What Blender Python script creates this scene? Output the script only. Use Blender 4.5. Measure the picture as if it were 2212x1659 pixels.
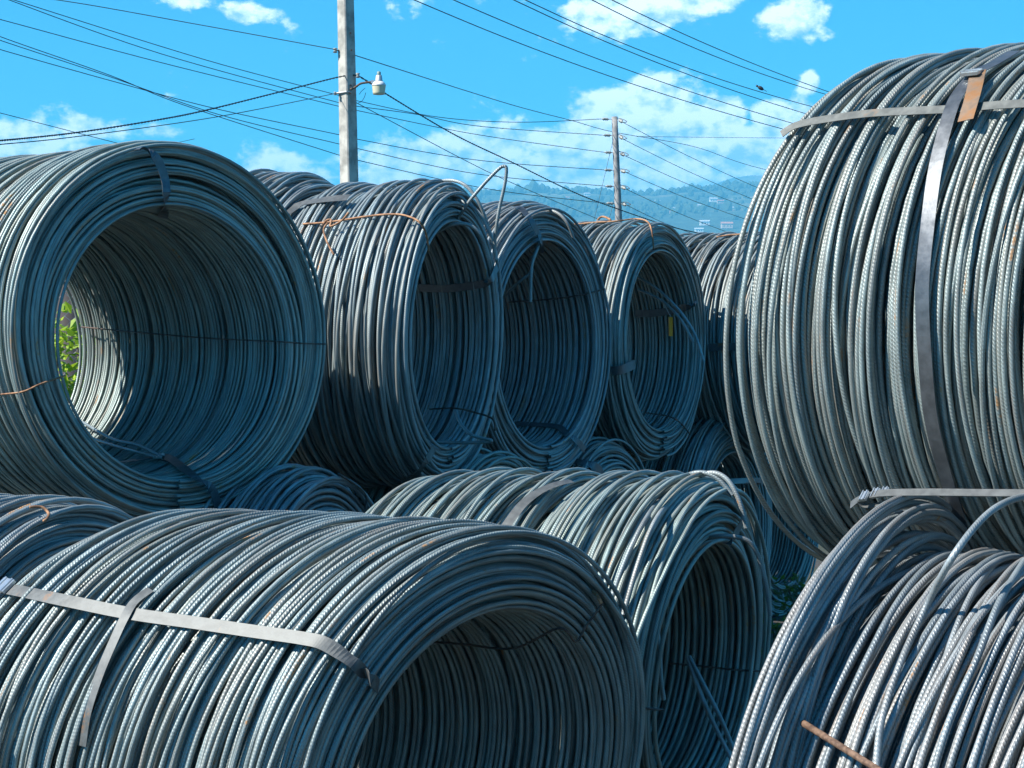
import bpy, math, random
import numpy as np
from mathutils import Vector
for o in list(bpy.data.objects): bpy.data.objects.remove(o)
S = bpy.context.scene; C = S.collection
R = math.radians
# ------------------------------------------------------------------ camera
EYE = 1.6; FPX = 4730.0; CX = 1106.0; CY = 829.5; PITCH = math.atan(59/FPX)
cd = bpy.data.cameras.new('camera'); cam = bpy.data.objects.new('camera', cd); C.objects.link(cam)
cd.sensor_width = 36; cd.lens = 36*FPX/2212; cd.clip_end = 30000; cd.clip_start = .1
cam.location = (0, 0, EYE); cam.rotation_euler = (math.pi/2-PITCH, 0, 0); S.camera = cam
# ------------------------------------------------------------------ node helper
class NT:
    def __init__(s, nt): s.t = nt; nt.nodes.clear()
    def n(s, kind, **k):
        nd = s.t.nodes.new(kind)
        for a, b in k.items(): setattr(nd, a, b)
        return nd
    def put(s, sock, v):
        if isinstance(v, bpy.types.NodeSocket): s.t.links.new(v, sock)
        elif v is not None: sock.default_value = v
    def m(s, op, a, b=None, c=None, clamp=False):
        nd = s.n('ShaderNodeMath', operation=op, use_clamp=clamp)
        for i, v in enumerate((a, b, c)):
            if v is not None: s.put(nd.inputs[i], v)
        return nd.outputs[0]
    def rng(s, v, a, b, c=0., d=1., smooth=True):
        nd = s.n('ShaderNodeMapRange', interpolation_type='SMOOTHSTEP' if smooth else 'LINEAR')
        for i, q in enumerate((v, a, b, c, d)): s.put(nd.inputs[i], q)
        return nd.outputs[0]
    def mix(s, f, a, b, mode='MIX'):
        nd = s.n('ShaderNodeMix', data_type='RGBA', blend_type=mode)
        s.put(nd.inputs[0], f); s.put(nd.inputs[6], a); s.put(nd.inputs[7], b)
        return nd.outputs[2]
    def noise(s, vec, scale, detail=4., rough=.5, w=None, dist=0.):
        nd = s.n('ShaderNodeTexNoise', noise_dimensions='4D' if w is not None else '3D')
        s.put(nd.inputs['Vector'], vec); s.put(nd.inputs['Scale'], scale); s.put(nd.inputs['Detail'], detail)
        s.put(nd.inputs['Roughness'], rough); s.put(nd.inputs['Distortion'], dist)
        if w is not None: s.put(nd.inputs['W'], w)
        return nd.outputs[0]
    def comb(s, x, y, z=0.):
        nd = s.n('ShaderNodeCombineXYZ')
        for i, q in enumerate((x, y, z)): s.put(nd.inputs[i], q)
        return nd.outputs[0]
    def sep(s, v):
        nd = s.n('ShaderNodeSeparateXYZ'); s.put(nd.inputs[0], v); return nd.outputs
def c4(r, g, b): return (r, g, b, 1.)
# ------------------------------------------------------------------ sun and sky
SUN_AZ, SUN_EL = R(-110), R(43)
sd = Vector((math.sin(SUN_AZ)*math.cos(SUN_EL), math.cos(SUN_AZ)*math.cos(SUN_EL), math.sin(SUN_EL)))
sl = bpy.data.lights.new('sun', 'SUN'); sl.energy = 5.0; sl.angle = R(.5); sl.color = (1., .965, .91)
so = bpy.data.objects.new('sun', sl); C.objects.link(so); so.rotation_euler = sd.to_track_quat('Z', 'Y').to_euler()
W = bpy.data.worlds.new('World'); S.world = W; W.use_nodes = True
w = NT(W.node_tree)
sky = w.n('ShaderNodeTexSky', sky_type='NISHITA', sun_disc=False, sun_elevation=SUN_EL, sun_rotation=SUN_AZ,
          altitude=1500., air_density=1.0, dust_density=.3, ozone_density=3.)
hs = w.n('ShaderNodeHueSaturation'); hs.inputs['Saturation'].default_value = 1.5; hs.inputs['Hue'].default_value = .470
hs.inputs['Value'].default_value = 1.55
w.t.links.new(sky.outputs[0], hs.inputs['Color'])
skyc = w.mix(1., hs.outputs[0], c4(.0, .69, 1.03), 'MULTIPLY')
tc = w.n('ShaderNodeTexCoord'); D = tc.outputs['Generated']
dx, dy, dz = w.sep(D)
az = w.m('MULTIPLY', w.m('ARCTAN2', dx, dy), 180/math.pi)
el = w.m('MULTIPLY', w.m('ARCSINE', dz), 180/math.pi)
P2 = w.comb(az, w.m('MULTIPLY', el, 1.35), 0.)
n1 = w.noise(P2, .75, 7., .57); n2 = w.noise(P2, 2.6, 5., .6)
na = w.m('ADD', w.m('MULTIPLY', n1, 1.5), w.m('MULTIPLY', n2, .5))        # about 1
PL = w.comb(w.m('SUBTRACT', az, .22), w.m('ADD', w.m('MULTIPLY', el, 1.35), .34), 0.)
nl = w.m('ADD', w.m('MULTIPLY', w.noise(PL, .75, 7., .57), 1.5), w.m('MULTIPLY', w.noise(PL, 2.6, 5., .6), .5))
relief = w.m('MULTIPLY', w.m('SUBTRACT', na, nl), 3.0)
# cloud banks: az, el (degrees), half sizes, density, whiteness
def cb(x, y, sx, sy, dens, wht):
    return (math.degrees(math.atan((x-CX)/FPX)), math.degrees(math.atan((770-y)/FPX)), sx/82.6, sy/82.6, dens, wht)
clouds = [cb(1315,268,80,70,2.2,1.), cb(1418,243,78,62,2.2,1.), cb(1500,280,70,64,1.7,.9), cb(1560,252,50,40,2.1,1.),
          cb(1665,250,48,30,1.5,1.), cb(1480,335,300,70,1.5,.55), cb(1240,325,55,48,1.3,.95), cb(1740,300,120,60,1.3,.6),
          cb(1400,392,480,70,1.9,.62), cb(1060,318,150,56,1.15,.8), cb(960,352,210,56,1.3,.72), cb(850,390,120,35,1.1,.9),
          cb(590,365,80,45,1.35,.95), cb(665,390,70,30,1.0,.75), cb(600,405,60,30,1.2,.9), cb(30,320,105,48,1.45,.95), cb(60,365,120,30,1.2,.7),
          cb(200,288,110,28,.8,.8), cb(350,290,70,22,.85,.8), cb(160,330,60,16,.6,.7),
          cb(540,36,70,26,1.05,.95), cb(395,8,70,22,.8,.8), cb(1370,25,150,52,1.35,.85), cb(1500,5,110,40,1.05,.8),
          cb(1715,45,72,46,1.35,.85), cb(900,12,100,26,.55,.7), cb(1748,185,22,26,1.1,.95), cb(1300,85,120,18,.5,.6),
          cb(2400,350,420,120,1.3,.8), cb(-400,330,300,90,1.3,.8), cb(2900,60,260,90,1.2,.9), cb(-500,-40,250,80,1.1,.9)]
dens = None; wh = None
for (a, e, sx, sy, dn, wt) in clouds:
    u = w.m('MULTIPLY', w.m('SUBTRACT', az, a), 1/sx); v = w.m('MULTIPLY', w.m('SUBTRACT', el, e), 1/sy)
    r2 = w.m('ADD', w.m('MULTIPLY', u, u), w.m('MULTIPLY', v, v))
    g = w.m('MULTIPLY', w.m('EXPONENT', w.m('MULTIPLY', r2, -1.)), dn)
    dens = g if dens is None else w.m('MAXIMUM', dens, g)
    lit = w.m('MULTIPLY', g, w.m('ADD', wt, w.m('MULTIPLY', v, .16)))
    wh = lit if wh is None else w.m('MAXIMUM', wh, lit)
d2 = w.m('ADD', dens, w.m('MULTIPLY', w.m('SUBTRACT', na, 1.), 1.35))
alpha = w.rng(d2, .30, .74)
# loose fair-weather clouds over the rest of the sky
ng = w.noise(D, 3.2, 7., .6)
away = w.rng(w.m('ABSOLUTE', az), 16., 30.)
up = w.rng(el, 13., 22.)
out = w.m('MAXIMUM', away, up)
ag = w.m('MULTIPLY', w.m('MULTIPLY', w.rng(ng, .60, .72), out), .85)
ag = w.m('MULTIPLY', ag, w.rng(dz, 0., .05))
alpha = w.m('MULTIPLY', w.m('MAXIMUM', alpha, ag), w.rng(el, -2., .3))
whn = w.m('DIVIDE', wh, w.m('MAXIMUM', dens, .12))
whn = w.m('MAXIMUM', whn, w.m('MULTIPLY', out, .75))
shade = w.m('ADD', w.m('ADD', w.m('MULTIPLY', whn, .86), relief), -.02, clamp=True)
cc = w.mix(shade, c4(4.6, 7.6, 10.2), c4(17.5, 18., 18.2))
final = w.mix(w.m('MULTIPLY', alpha, .96), skyc, cc)
bg = w.n('ShaderNodeBackground'); w.put(bg.inputs[0], final); bg.inputs[1].default_value = .051
wo = w.n('ShaderNodeOutputWorld'); w.t.links.new(bg.outputs[0], wo.inputs[0])
S.view_settings.view_transform = 'Standard'; S.view_settings.look = 'None'
S.view_settings.exposure = 1.25; S.view_settings.gamma = 1; S.view_settings.use_curve_mapping = False
S.render.engine = 'CYCLES'

# ------------------------------------------------------------------ materials
def mat(name): 
    m = bpy.data.materials.new(name); m.use_nodes = True; return m, NT(m.node_tree)
def finish(n, base, rough=.5, metal=0., bump=None, bd=.01, bs=1., spec=.5, extra=None):
    b = n.n('ShaderNodeBsdfPrincipled'); n.put(b.inputs['Base Color'], base); n.put(b.inputs['Roughness'], rough)
    n.put(b.inputs['Metallic'], metal); n.put(b.inputs['Specular IOR Level'], spec)
    if bump is not None:
        bn = n.n('ShaderNodeBump'); bn.inputs['Distance'].default_value = bd; bn.inputs['Strength'].default_value = bs
        n.put(bn.inputs['Height'], bump); n.t.links.new(bn.outputs[0], b.inputs['Normal'])
    for k, v in (extra or {}).items(): n.put(b.inputs[k], v)
    o = n.n('ShaderNodeOutputMaterial'); n.t.links.new(b.outputs[0], o.inputs[0]); return b
def simple(name, col, rough=.5, metal=0., nscale=8., amt=.25, col2=None, bd=.003, rust=None):
    m, n = mat(name); t = n.n('ShaderNodeTexCoord').outputs['Object']
    k = n.noise(t, nscale, 6., .6)
    base = n.mix(n.rng(k, .35, .65), c4(*[x*(1-amt) for x in col]), c4(*(col2 or col)))
    if rust:
        r = n.noise(t, rust[0], 6., .65, None)
        base = n.mix(n.rng(r, rust[1], rust[1]+.08), base, c4(.28, .11, .035))
    finish(n, base, rough, metal, k, bd, .5)
    return m
def steel(name, pitch=.0085, depth=.0009, rust=.655, base=(.235, .275, .275)):
    m, n = mat(name)
    uv = n.n('ShaderNodeUVMap', uv_map='wire').outputs[0]
    u, v, _ = n.sep(uv)
    oi = n.n('ShaderNodeObjectInfo').outputs['Random']
    off = n.m('MULTIPLY', oi, 37.)
    # crescent ribs slanting on both sides, and a lengthwise rib down each flank
    hu = n.m('ABSOLUTE', n.m('SINE', n.m('MULTIPLY', n.m('ADD', u, n.m('MULTIPLY', v, .11)), 2*math.pi)))
    ph = n.m('ADD', n.m('MULTIPLY', v, 2*math.pi/pitch), n.m('MULTIPLY', u, 8*math.pi))
    rib = n.m('POWER', n.m('ADD', n.m('MULTIPLY', n.m('SINE', ph), .5), .5), 2.4)
    rib = n.m('MULTIPLY', n.m('MULTIPLY', rib, n.rng(hu, .12, .5)), n.rng(n.noise(n.comb(u, n.m('MULTIPLY', v, 14.), off), 1., 3., .6), .3, .6, .35, 1.))
    lon = n.rng(hu, .1, .0)
    cv = n.comb(n.m('MULTIPLY', u, .5), n.m('MULTIPLY', v, 9.), off)
    k1 = n.noise(cv, 1., 4., .6)
    k2 = n.noise(n.comb(u, n.m('MULTIPLY', v, 60.), off), 1.6, 4., .7)
    h = n.m('ADD', n.m('MAXIMUM', rib, lon), n.m('MULTIPLY', k2, .35))
    b = n.mix(n.rng(k1, .3, .7), c4(*[x*.72 for x in base]), c4(*[x*1.3 for x in base]))
    b = n.mix(n.m('MULTIPLY', n.rng(oi, .55, 1.), .55), b, c4(.26, .245, .215))
    b = n.mix(n.m('MULTIPLY', n.rng(oi, .3, .0), .5), b, c4(.10, .135, .15))
    b = n.mix(1., b, n.n('ShaderNodeObjectInfo').outputs['Color'], 'MULTIPLY')
    b = n.mix(n.m('MULTIPLY', rib, .2), b, c4(.50, .52, .51))
    kr = n.noise(n.comb(n.m('MULTIPLY', u, .8), n.m('MULTIPLY', v, 4.5), n.m('ADD', off, 9.)), 1., 3., .5)
    kf = n.noise(n.comb(n.m('MULTIPLY', u, 2.), n.m('MULTIPLY', v, 90.), off), 1., 3., .6)
    rm = n.m('MULTIPLY', n.rng(kr, rust, rust+.06), n.rng(kf, .35, .6))
    b = n.mix(n.m('MULTIPLY', rm, .85), b, c4(.38, .17, .04))
    # a thin mill-scale dusting that browns some bars faintly
    b = n.mix(n.m('MULTIPLY', n.rng(n.noise(n.comb(u, n.m('MULTIPLY', v, 2.), off), 1.3, 3., .5), .48, .70), .5), b, c4(.20, .155, .12))
    rough = n.m('ADD', .33, n.m('MULTIPLY', n.m('ADD', k2, rm), .28))
    finish(n, b, rough, n.m('SUBTRACT', .30, n.m('MULTIPLY', rm, .3)), h, depth, 1., .5)
    return m
STEEL = steel('ribbed_steel'); STEELW = steel('ribbed_steel_thick', .0088, .0009, .66, (.225, .255, .26))
STEELF = steel('ribbed_steel_fine', .0078, .0005, .65, (.245, .29, .295))
def band_mat(name, col, rough, rust):
    m, n = mat(name); t = n.n('ShaderNodeTexCoord').outputs['Object']
    k = n.noise(t, 35., 6., .65); k2 = n.noise(t, 6., 4., .55)
    b = n.mix(n.rng(k, .3, .7), c4(*[x*.75 for x in col]), c4(*[x*1.15 for x in col]))
    r = n.m('MULTIPLY', n.rng(k2, rust, rust+.07), n.rng(k, .42, .6))
    b = n.mix(r, b, c4(.24, .12, .05))
    finish(n, b, n.m('ADD', rough, n.m('MULTIPLY', k, .25)), .55, k, .0006, .6)
    return m
BAND = band_mat('pale_steel_band', (.12, .125, .12), .42, .60); BANDD = band_mat('dark_steel_band', (.11, .12, .13), .3, .66)
BANDG = band_mat('glossy_steel_band', (.10, .108, .115), .24, .68); BANDM = band_mat('worn_steel_band', (.15, .155, .14), .45, .63)
CLIP = simple('zinc_clip', (.62, .64, .64), .28, .8, 40., .2)
RUSTW = simple('rusty_tie_wire', (.28, .13, .06), .75, .1, 30., .5, (.42, .22, .11))
DARKW = simple('dark_tie_wire', (.06, .045, .04), .7, .2, 30., .5, (.12, .08, .06))
CONC = simple('cast_concrete', (.36, .345, .30), .9, 0., 3., .35, (.46, .44, .38), .006)
WOOD = simple('weathered_wood', (.25, .245, .235), .9, 0., 3., .3, (.34, .33, .31), .01)
GALV = simple('galvanised_metal', (.5, .52, .52), .45, .6, 12., .2)
RUSTM = simple('rusty_steel', (.12, .06, .035), .8, .1, 60., .5, (.20, .12, .075))
CABLE = simple('black_cable', (.02, .022, .025), .6, 0., 10., .2)
CABLEG = simple('green_cable', (.025, .075, .075), .6, 0., 10., .2)
PORC = simple('glazed_insulator', (.30, .31, .28), .25, 0., 10., .2)
YEL = simple('yellow_plastic', (.95, .34, .02), .5, 0., 10., .1)
BARK = simple('bark', (.12, .085, .06), .9, 0., 20., .4)
# lamp glass: milky cream refractor
m, n = mat('milky_glass'); finish(n, c4(.72, .66, .45), .35, 0., None, extra={'Transmission Weight': .25}); LGLASS = m
def leaf_mat(name, c1, c2):
    m, n = mat(name); g = n.n('ShaderNodeNewGeometry'); 
    r = n.n('ShaderNodeObjectInfo').outputs['Random']
    k = n.noise(g.outputs['Position'], 9., 3., .6)
    b = n.mix(n.rng(k, .35, .65), c4(*c1), c4(*c2))
    d = n.n('ShaderNodeBsdfPrincipled'); n.put(d.inputs['Base Color'], b); d.inputs['Roughness'].default_value = .45
    tr = n.n('ShaderNodeBsdfTranslucent'); n.put(tr.inputs[0], n.mix(.5, b, c4(.35, .5, .03)))
    mx = n.n('ShaderNodeMixShader'); mx.inputs[0].default_value = .45
    n.t.links.new(d.outputs[0], mx.inputs[1]); n.t.links.new(tr.outputs[0], mx.inputs[2])
    o = n.n('ShaderNodeOutputMaterial'); n.t.links.new(mx.outputs[0], o.inputs[0]); return m
LEAF = leaf_mat('bright_leaf', (.16, .30, .02), (.42, .56, .04)); LEAFD = leaf_mat('dark_leaf', (.012, .03, .012), (.03, .06, .018))
# ground
m, n = mat('packed_earth'); t = n.n('ShaderNodeTexCoord').outputs['Object']
k = n.noise(t, .8, 8., .6); k2 = n.noise(t, 30., 5., .7)
finish(n, n.mix(n.rng(k, .4, .65), c4(.06, .05, .04), c4(.04, .05, .022)), .95, 0., n.m('ADD', k, k2), .03); EARTH = m
def hill_mat(name, green):
    m, n = mat(name); t = n.n('ShaderNodeTexCoord').outputs['Object']
    k = n.noise(t, .009, 7., .65); k2 = n.noise(t, .05, 6., .7); k3 = n.noise(t, .004, 5., .6)
    b = n.mix(n.rng(k2, .38, .62), c4(.018, .035, .015), c4(*green))
    b = n.mix(n.m('MULTIPLY', n.rng(k, .52, .62), n.rng(k3, .42, .6)), b, c4(.13, .14, .06))
    b = n.mix(n.m('MULTIPLY', n.rng(k, .60, .68), .8), b, c4(.22, .18, .11))
    finish(n, b, .95, 0., k2, 6.); return m
HILL = hill_mat('wooded_hillside', (.045, .07, .028)); HILLF = hill_mat('far_forest', (.04, .06, .03))

# ------------------------------------------------------------------ mesh helpers
class MB:
    def __init__(s): s.v = []; s.f = []
    def add(s, vs, fs):
        b = len(s.v); s.v += [tuple(map(float, q)) for q in vs]; s.f += [tuple(b+i for i in q) for q in fs]; return s
    def box(s, c, h, ax=None):
        ax = ax or ((1,0,0),(0,1,0),(0,0,1)); c = Vector(c); A = [Vector(a) for a in ax]
        vs = [c+A[0]*h[0]*i+A[1]*h[1]*j+A[2]*h[2]*k for i in (-1,1) for j in (-1,1) for k in (-1,1)]
        return s.add(vs, [(0,1,3,2),(4,6,7,5),(0,4,5,1),(2,3,7,6),(0,2,6,4),(1,5,7,3)])
    def tube(s, pts, r, n=6, cap=True):
        pts = [Vector(p) for p in pts]; rs = r if hasattr(r, '__len__') else [r]*len(pts)
        up = Vector((0,0,1)); vs = []
        prev = None
        for i, p in enumerate(pts):
            t = (pts[min(i+1, len(pts)-1)]-pts[max(i-1, 0)])
            t = t.normalized() if t.length > 1e-9 else Vector((0,0,1))
            if prev is None:
                a = t.cross(up)
                if a.length < .05: a = t.cross(Vector((1,0,0)))
            else: a = prev-t*prev.dot(t)
            a.normalize(); prev = a; b = t.cross(a)
            vs += [p+(a*math.cos(2*math.pi*j/n)+b*math.sin(2*math.pi*j/n))*rs[i] for j in range(n)]
        fs = [(i*n+j, i*n+(j+1)%n, (i+1)*n+(j+1)%n, (i+1)*n+j) for i in range(len(pts)-1) for j in range(n)]
        if cap: fs += [tuple(range(n))[::-1], tuple((len(pts)-1)*n+j for j in range(n))]
        return s.add(vs, fs)
    def lathe(s, prof, o, n=20, ax=None):
        o = Vector(o); A = ax or (Vector((1,0,0)), Vector((0,1,0)), Vector((0,0,1))); vs = []
        for (r, z) in prof: vs += [o+A[0]*r*math.cos(2*math.pi*j/n)+A[1]*r*math.sin(2*math.pi*j/n)+A[2]*z for j in range(n)]
        fs = [(i*n+j, i*n+(j+1)%n, (i+1)*n+(j+1)%n, (i+1)*n+j) for i in range(len(prof)-1) for j in range(n)]
        fs += [tuple(range(n))[::-1], tuple((len(prof)-1)*n+j for j in range(n))]
        return s.add(vs, fs)
    def build(s, name, m, parent=None, smooth=False, origin=None):
        o0 = Vector(origin) if origin is not None else (Vector(parent_loc(parent)) if parent else Vector((0,0,0)))
        me = bpy.data.meshes.new(name); me.from_pydata([(v[0]-o0.x, v[1]-o0.y, v[2]-o0.z) for v in s.v], [], s.f)
        me.materials.append(m)
        if smooth: me.polygons.foreach_set('use_smooth', [True]*len(me.polygons))
        o = bpy.data.objects.new(name, me); C.objects.link(o)
        if parent: o.parent = parent
        if origin is not None and not parent: o.location = o0
        return o
def parent_loc(p):
    l = Vector((0,0,0))
    while p is not None: l += p.location; p = p.parent
    return l
def tag(o, label=None, cat=None, group=None, kind=None):
    if label: o['label'] = label
    if cat: o['category'] = cat
    if group: o['group'] = group
    if kind: o['kind'] = kind
    return o
def empty(name, loc, label, cat, group=None):
    o = bpy.data.objects.new(name, None); C.objects.link(o); o.location = loc; o.empty_display_size = .2
    return tag(o, label, cat, group)
PK = 1.0
def pix(px, py, Y):
    """world point at depth Y seen at a given place of the photograph (2212 wide)"""
    Y = Y*PK; x = (px-CX)/FPX; u = (CY-py)/FPX
    cp, sp = math.cos(PITCH), math.sin(PITCH)
    dy = cp+u*sp; dz_ = u*cp-sp
    return Vector((x/dy*Y, Y, EYE+dz_/dy*Y))
def spline(pts, k=6):
    P = [Vector(p) for p in pts]; out = []
    for i in range(len(P)-1):
        a = P[max(i-1,0)]; b = P[i]; c = P[i+1]; d = P[min(i+2,len(P)-1)]
        for j in range(k):
            t = j/k; out.append(.5*((2*b)+(c-a)*t+(2*a-5*b+4*c-d)*t*t+(3*b-a-3*c+d)*t**3))
    out.append(P[-1]); return out

# ------------------------------------------------------------------ rebar coils
_tmpl = {}
def template(nr, ns):
    if (nr, ns) not in _tmpl:
        i, j = np.meshgrid(np.arange(nr-1), np.arange(ns), indexing='ij')
        j2 = (j+1) % ns
        q = np.stack([i*ns+j, i*ns+j2, (i+1)*ns+j2, (i+1)*ns+j], -1).reshape(-1, 4).astype(np.int32)
        uu = np.stack([j, j+1, j+1, j], -1).reshape(-1, 4)/ns
        ii = np.stack([i, i, i+1, i+1], -1).reshape(-1, 4)
        _tmpl[(nr, ns)] = (q, uu, ii)
    return _tmpl[(nr, ns)]
def tube_mesh(name, V, vlen, mat_):
    nr, ns, _ = V.shape; q, uu, ii = template(nr, ns)
    me = bpy.data.meshes.new(name); me.vertices.add(nr*ns); me.vertices.foreach_set('co', V.reshape(-1).astype(np.float32))
    nf = len(q); me.loops.add(nf*4); me.loops.foreach_set('vertex_index', q.reshape(-1))
    me.polygons.add(nf); me.polygons.foreach_set('loop_start', np.arange(nf, dtype=np.int32)*4)
    me.polygons.foreach_set('use_smooth', np.ones(nf, dtype=bool))
    uv = me.uv_layers.new(name='wire'); a = np.stack([uu, vlen[ii]], -1).reshape(-1).astype(np.float32)
    uv.data.foreach_set('uv', a)
    me.materials.append(mat_); me.update(); return me
def crom(x, y):
    i = np.clip(np.floor(x).astype(int), 1, len(y)-3); t = x-i
    a, b, c, d = y[i-1], y[i], y[i+1], y[i+2]
    return .5*(2*b+(c-a)*t+(2*a-5*b+4*c-d)*t*t+(3*b-a-3*c+d)*t**3)
class Coil:
    def __init__(s, name, label, near, far, ro, ri, yn, yf, lean=0., d=.0145, pitch=.018, nseg=80, ns=6, mat_=STEEL,
                 seed=1, wild=1., prof=None, hole=(0., 0.), outer2=True, ends=10, rnd=.035, wander=4.2, group='coils of ribbed steel bar stacked two high'):
        ro = ro+.6*rnd; s.P = np.array(near, float); s.Q = np.array(far, float); s.ro, s.ri = ro, ri
        s.L = float(np.linalg.norm(s.Q-s.P)); s.ax = (s.Q-s.P)/s.L; s.yn, s.yf = R(yn), R(yf); s.lean = lean
        s.d = d; s.nseg, s.ns, s.mat = nseg, ns, mat_; s.rng = np.random.default_rng(seed); s.prof = prof; s.wild = wild; s.wander = wander; s.rnd = rnd; s.hole = hole
        mid = (s.P+s.Q)/2; base = (float(mid[0]), float(mid[1]), float(mid[2]-ro)); s.base = np.array(base)
        s.tint = (1+s.rng.uniform(-.08, .03), 1+s.rng.uniform(-.02, .04), 1+s.rng.uniform(-.06, .03), 1.)
        s.root = empty('rebar_coil', base, label, 'steel coil', group)
        s.oval = s.rng.uniform(.006, .02); s.ovp = s.rng.uniform(0, 6.28)
        L = s.L; n = max(8, int(L/pitch*.93)); dn = d*wild
        # outer skin, the layer under it, the lining of the bore, then the turns that fill both ends
        wd = dn*s.wander
        s.layer(int(n*.50), .02, L-.02, ro-.5*d, d*.55, wd*1.15, (1.0, 2.6))
        s.layer(int(n*.58), L-.02, .02, ro-1.7*d, d*.6, wd, (1.1, 2.7))
        if outer2: s.layer(int(n*.62), .01, L-.01, ro-2.9*d, d*.6, wd*.9, (1.0, 2.1))
        s.layer(int(n*.95), 0, L, ri+.5*d, d*.45, d*.9, (.8, 1.9), bore=True)
        k = ends; 
        for j in range(k):
            f = (j+.5)/k; rad = ri+1.4*d+(ro-ri-3.2*d)*f
            s.layer(3, .004+.3*d*s.rng.random()+s.rnd*f**2.2, .05+s.rnd*f**2.2, rad, dn*1.15, dn*1.3, (.8, 1.7), bore=f < .4)
        for j in range(max(3, k//2)):
            rad = ri+1.6*d+(ro-ri-3.4*d)*(j+.5)/max(3, k//2)
            s.layer(1, L-.03, L-.005, rad, dn*.5, d*.7, (.9, 1.6), bore=j < 2)
        s.filler()
    def frame(s, S_):
        a = s.yn+(s.yf-s.yn)*np.clip(S_/s.L, 0, 1)
        e1 = np.stack([np.cos(a), -np.sin(a), np.zeros_like(a)], -1)
        e2 = np.array([0, 0, 1.])+s.lean*s.ax
        return e1, e2
    def pos(s, S_, th, rad, bore=0.):
        e1, e2 = s.frame(S_); 
        rr = rad*(1+s.oval*np.cos(2*th+s.ovp))
        if True:
            rr = rr-(1-bore)*.9*s.rnd*(np.exp(-np.clip(S_, 0, 9)/.035)+.8*np.exp(-np.clip(s.L-S_, 0, 9)/.03))*np.clip((rad-s.ri)/(s.ro-s.ri), 0, 1)
        if s.prof is not None: rr = rr+s.prof(S_, th)*(1-bore)
        c = s.P+s.ax*S_[..., None]
        c = c+bore*(s.hole[0]*e1+s.hole[1]*np.array([0, 0, 1.]))
        return c+rr[..., None]*(np.cos(th)[..., None]*e1+np.sin(th)[..., None]*e2)
    def layer(s, N, s0, s1, rad, radn, axn, knots, bore=False):
        g = s.rng; nseg = s.nseg; t = np.linspace(0, N, N*nseg+1); th = 2*np.pi*t-np.pi/2
        def vn(k): 
            y = g.uniform(-1, 1, int(N*k)+7); return crom(t*k+1.5, y)
        vals = g.uniform(-1, 1, N+6)                    # each turn wanders to its own depth
        S_ = s0+(s1-s0)*t/N+axn*(vn(knots[1])*.75+vn(knots[0])*.45)
        lo_, hi_ = -.012, s.L+.012
        S_ = np.where(S_ < lo_, lo_+(lo_-S_)*.55, np.where(S_ > hi_, hi_-(S_-hi_)*.55, S_))   # a turn that reaches the end lies back against its neighbours
        S_ = np.clip(S_, lo_-.004, hi_+.004)
        rr = rad+radn*(vn(knots[1])*.7+vn(knots[0])*.8)
        if not bore: rr = np.minimum(rr, s.ro+.5*s.d)
        Pp = s.pos(S_, th, rr, 1. if bore else 0.)-s.base
        T = np.gradient(Pp, axis=0); T /= np.linalg.norm(T, axis=1)[:, None]
        e1, e2 = s.frame(S_); Nn = np.cos(th)[:, None]*e1+np.sin(th)[:, None]*e2
        Nn = Nn-T*np.sum(Nn*T, 1)[:, None]; Nn /= np.linalg.norm(Nn, axis=1)[:, None]; B = np.cross(T, Nn)
        ln = np.concatenate([[0], np.cumsum(np.linalg.norm(np.diff(Pp, axis=0), axis=1))])
        ph = np.arange(s.ns)/s.ns*2*np.pi; r = s.d/2*g.uniform(.95, 1.05)
        V = Pp[:, None, :]+r*(np.cos(ph)[None, :, None]*Nn[:, None, :]+np.sin(ph)[None, :, None]*B[:, None, :])
        for k in range(N):
            a = k*nseg; me = tube_mesh('bar_turn', V[a:a+nseg+1], ln[a:a+nseg+1], s.mat)
            o = bpy.data.objects.new('bar_turn', me); C.objects.link(o); o.parent = s.root; o.color = s.tint
    def filler(s):
        g = s.rng; vs = []; fs = []; ns = 5; nseg = 44; n = int(s.L/(s.d*1.7))
        q, uu, ii = template(nseg+1, ns); Vs = []; Ls = []
        lay = 4 if s.ns > 5 else 3
        for j in range(lay):
            rad = s.ri+2.6*s.d+(s.ro-s.ri-6.2*s.d)*j/(lay-1)
            for k in range(n):
                t = np.linspace(0, 1, nseg+1); th = 2*np.pi*t-np.pi/2; ph0 = g.uniform(0, 6.28)
                S_ = np.full_like(t, .03+(s.L-.06)*(k+.5)/n)+s.d*.8*np.sin(th+ph0); rr = rad+s.d*.7*np.cos(th+g.uniform(0, 6.28))
                bo = .6*(1-j/(lay-1))
                Pp = s.pos(S_, th, rr, bo)-s.base; e1, e2 = s.frame(S_); Nn = np.cos(th)[:, None]*e1+np.sin(th)[:, None]*e2
                B = np.repeat(s.ax[None, :], nseg+1, 0); ph = np.arange(ns)/ns*2*np.pi
                V = Pp[:, None, :]+s.d*.62*(np.cos(ph)[None, :, None]*Nn[:, None, :]+np.sin(ph)[None, :, None]*B[:, None, :])
                Vs.append(V.reshape(-1, 3)); Ls.append(t*3.6)
        m_ = len(Vs); V = np.concatenate(Vs); nv = (nseg+1)*ns
        Q = (q[None]+np.arange(m_)[:, None, None]*nv).reshape(-1, 4)
        me = bpy.data.meshes.new('packed_turns'); me.vertices.add(len(V)); me.vertices.foreach_set('co', V.reshape(-1).astype(np.float32))
        me.loops.add(len(Q)*4); me.loops.foreach_set('vertex_index', Q.reshape(-1).astype(np.int32))
        me.polygons.add(len(Q)); me.polygons.foreach_set('loop_start', np.arange(len(Q), dtype=np.int32)*4)
        me.polygons.foreach_set('use_smooth', np.ones(len(Q), dtype=bool))
        uv = me.uv_layers.new(name='wire'); l0 = Ls[0]
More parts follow.
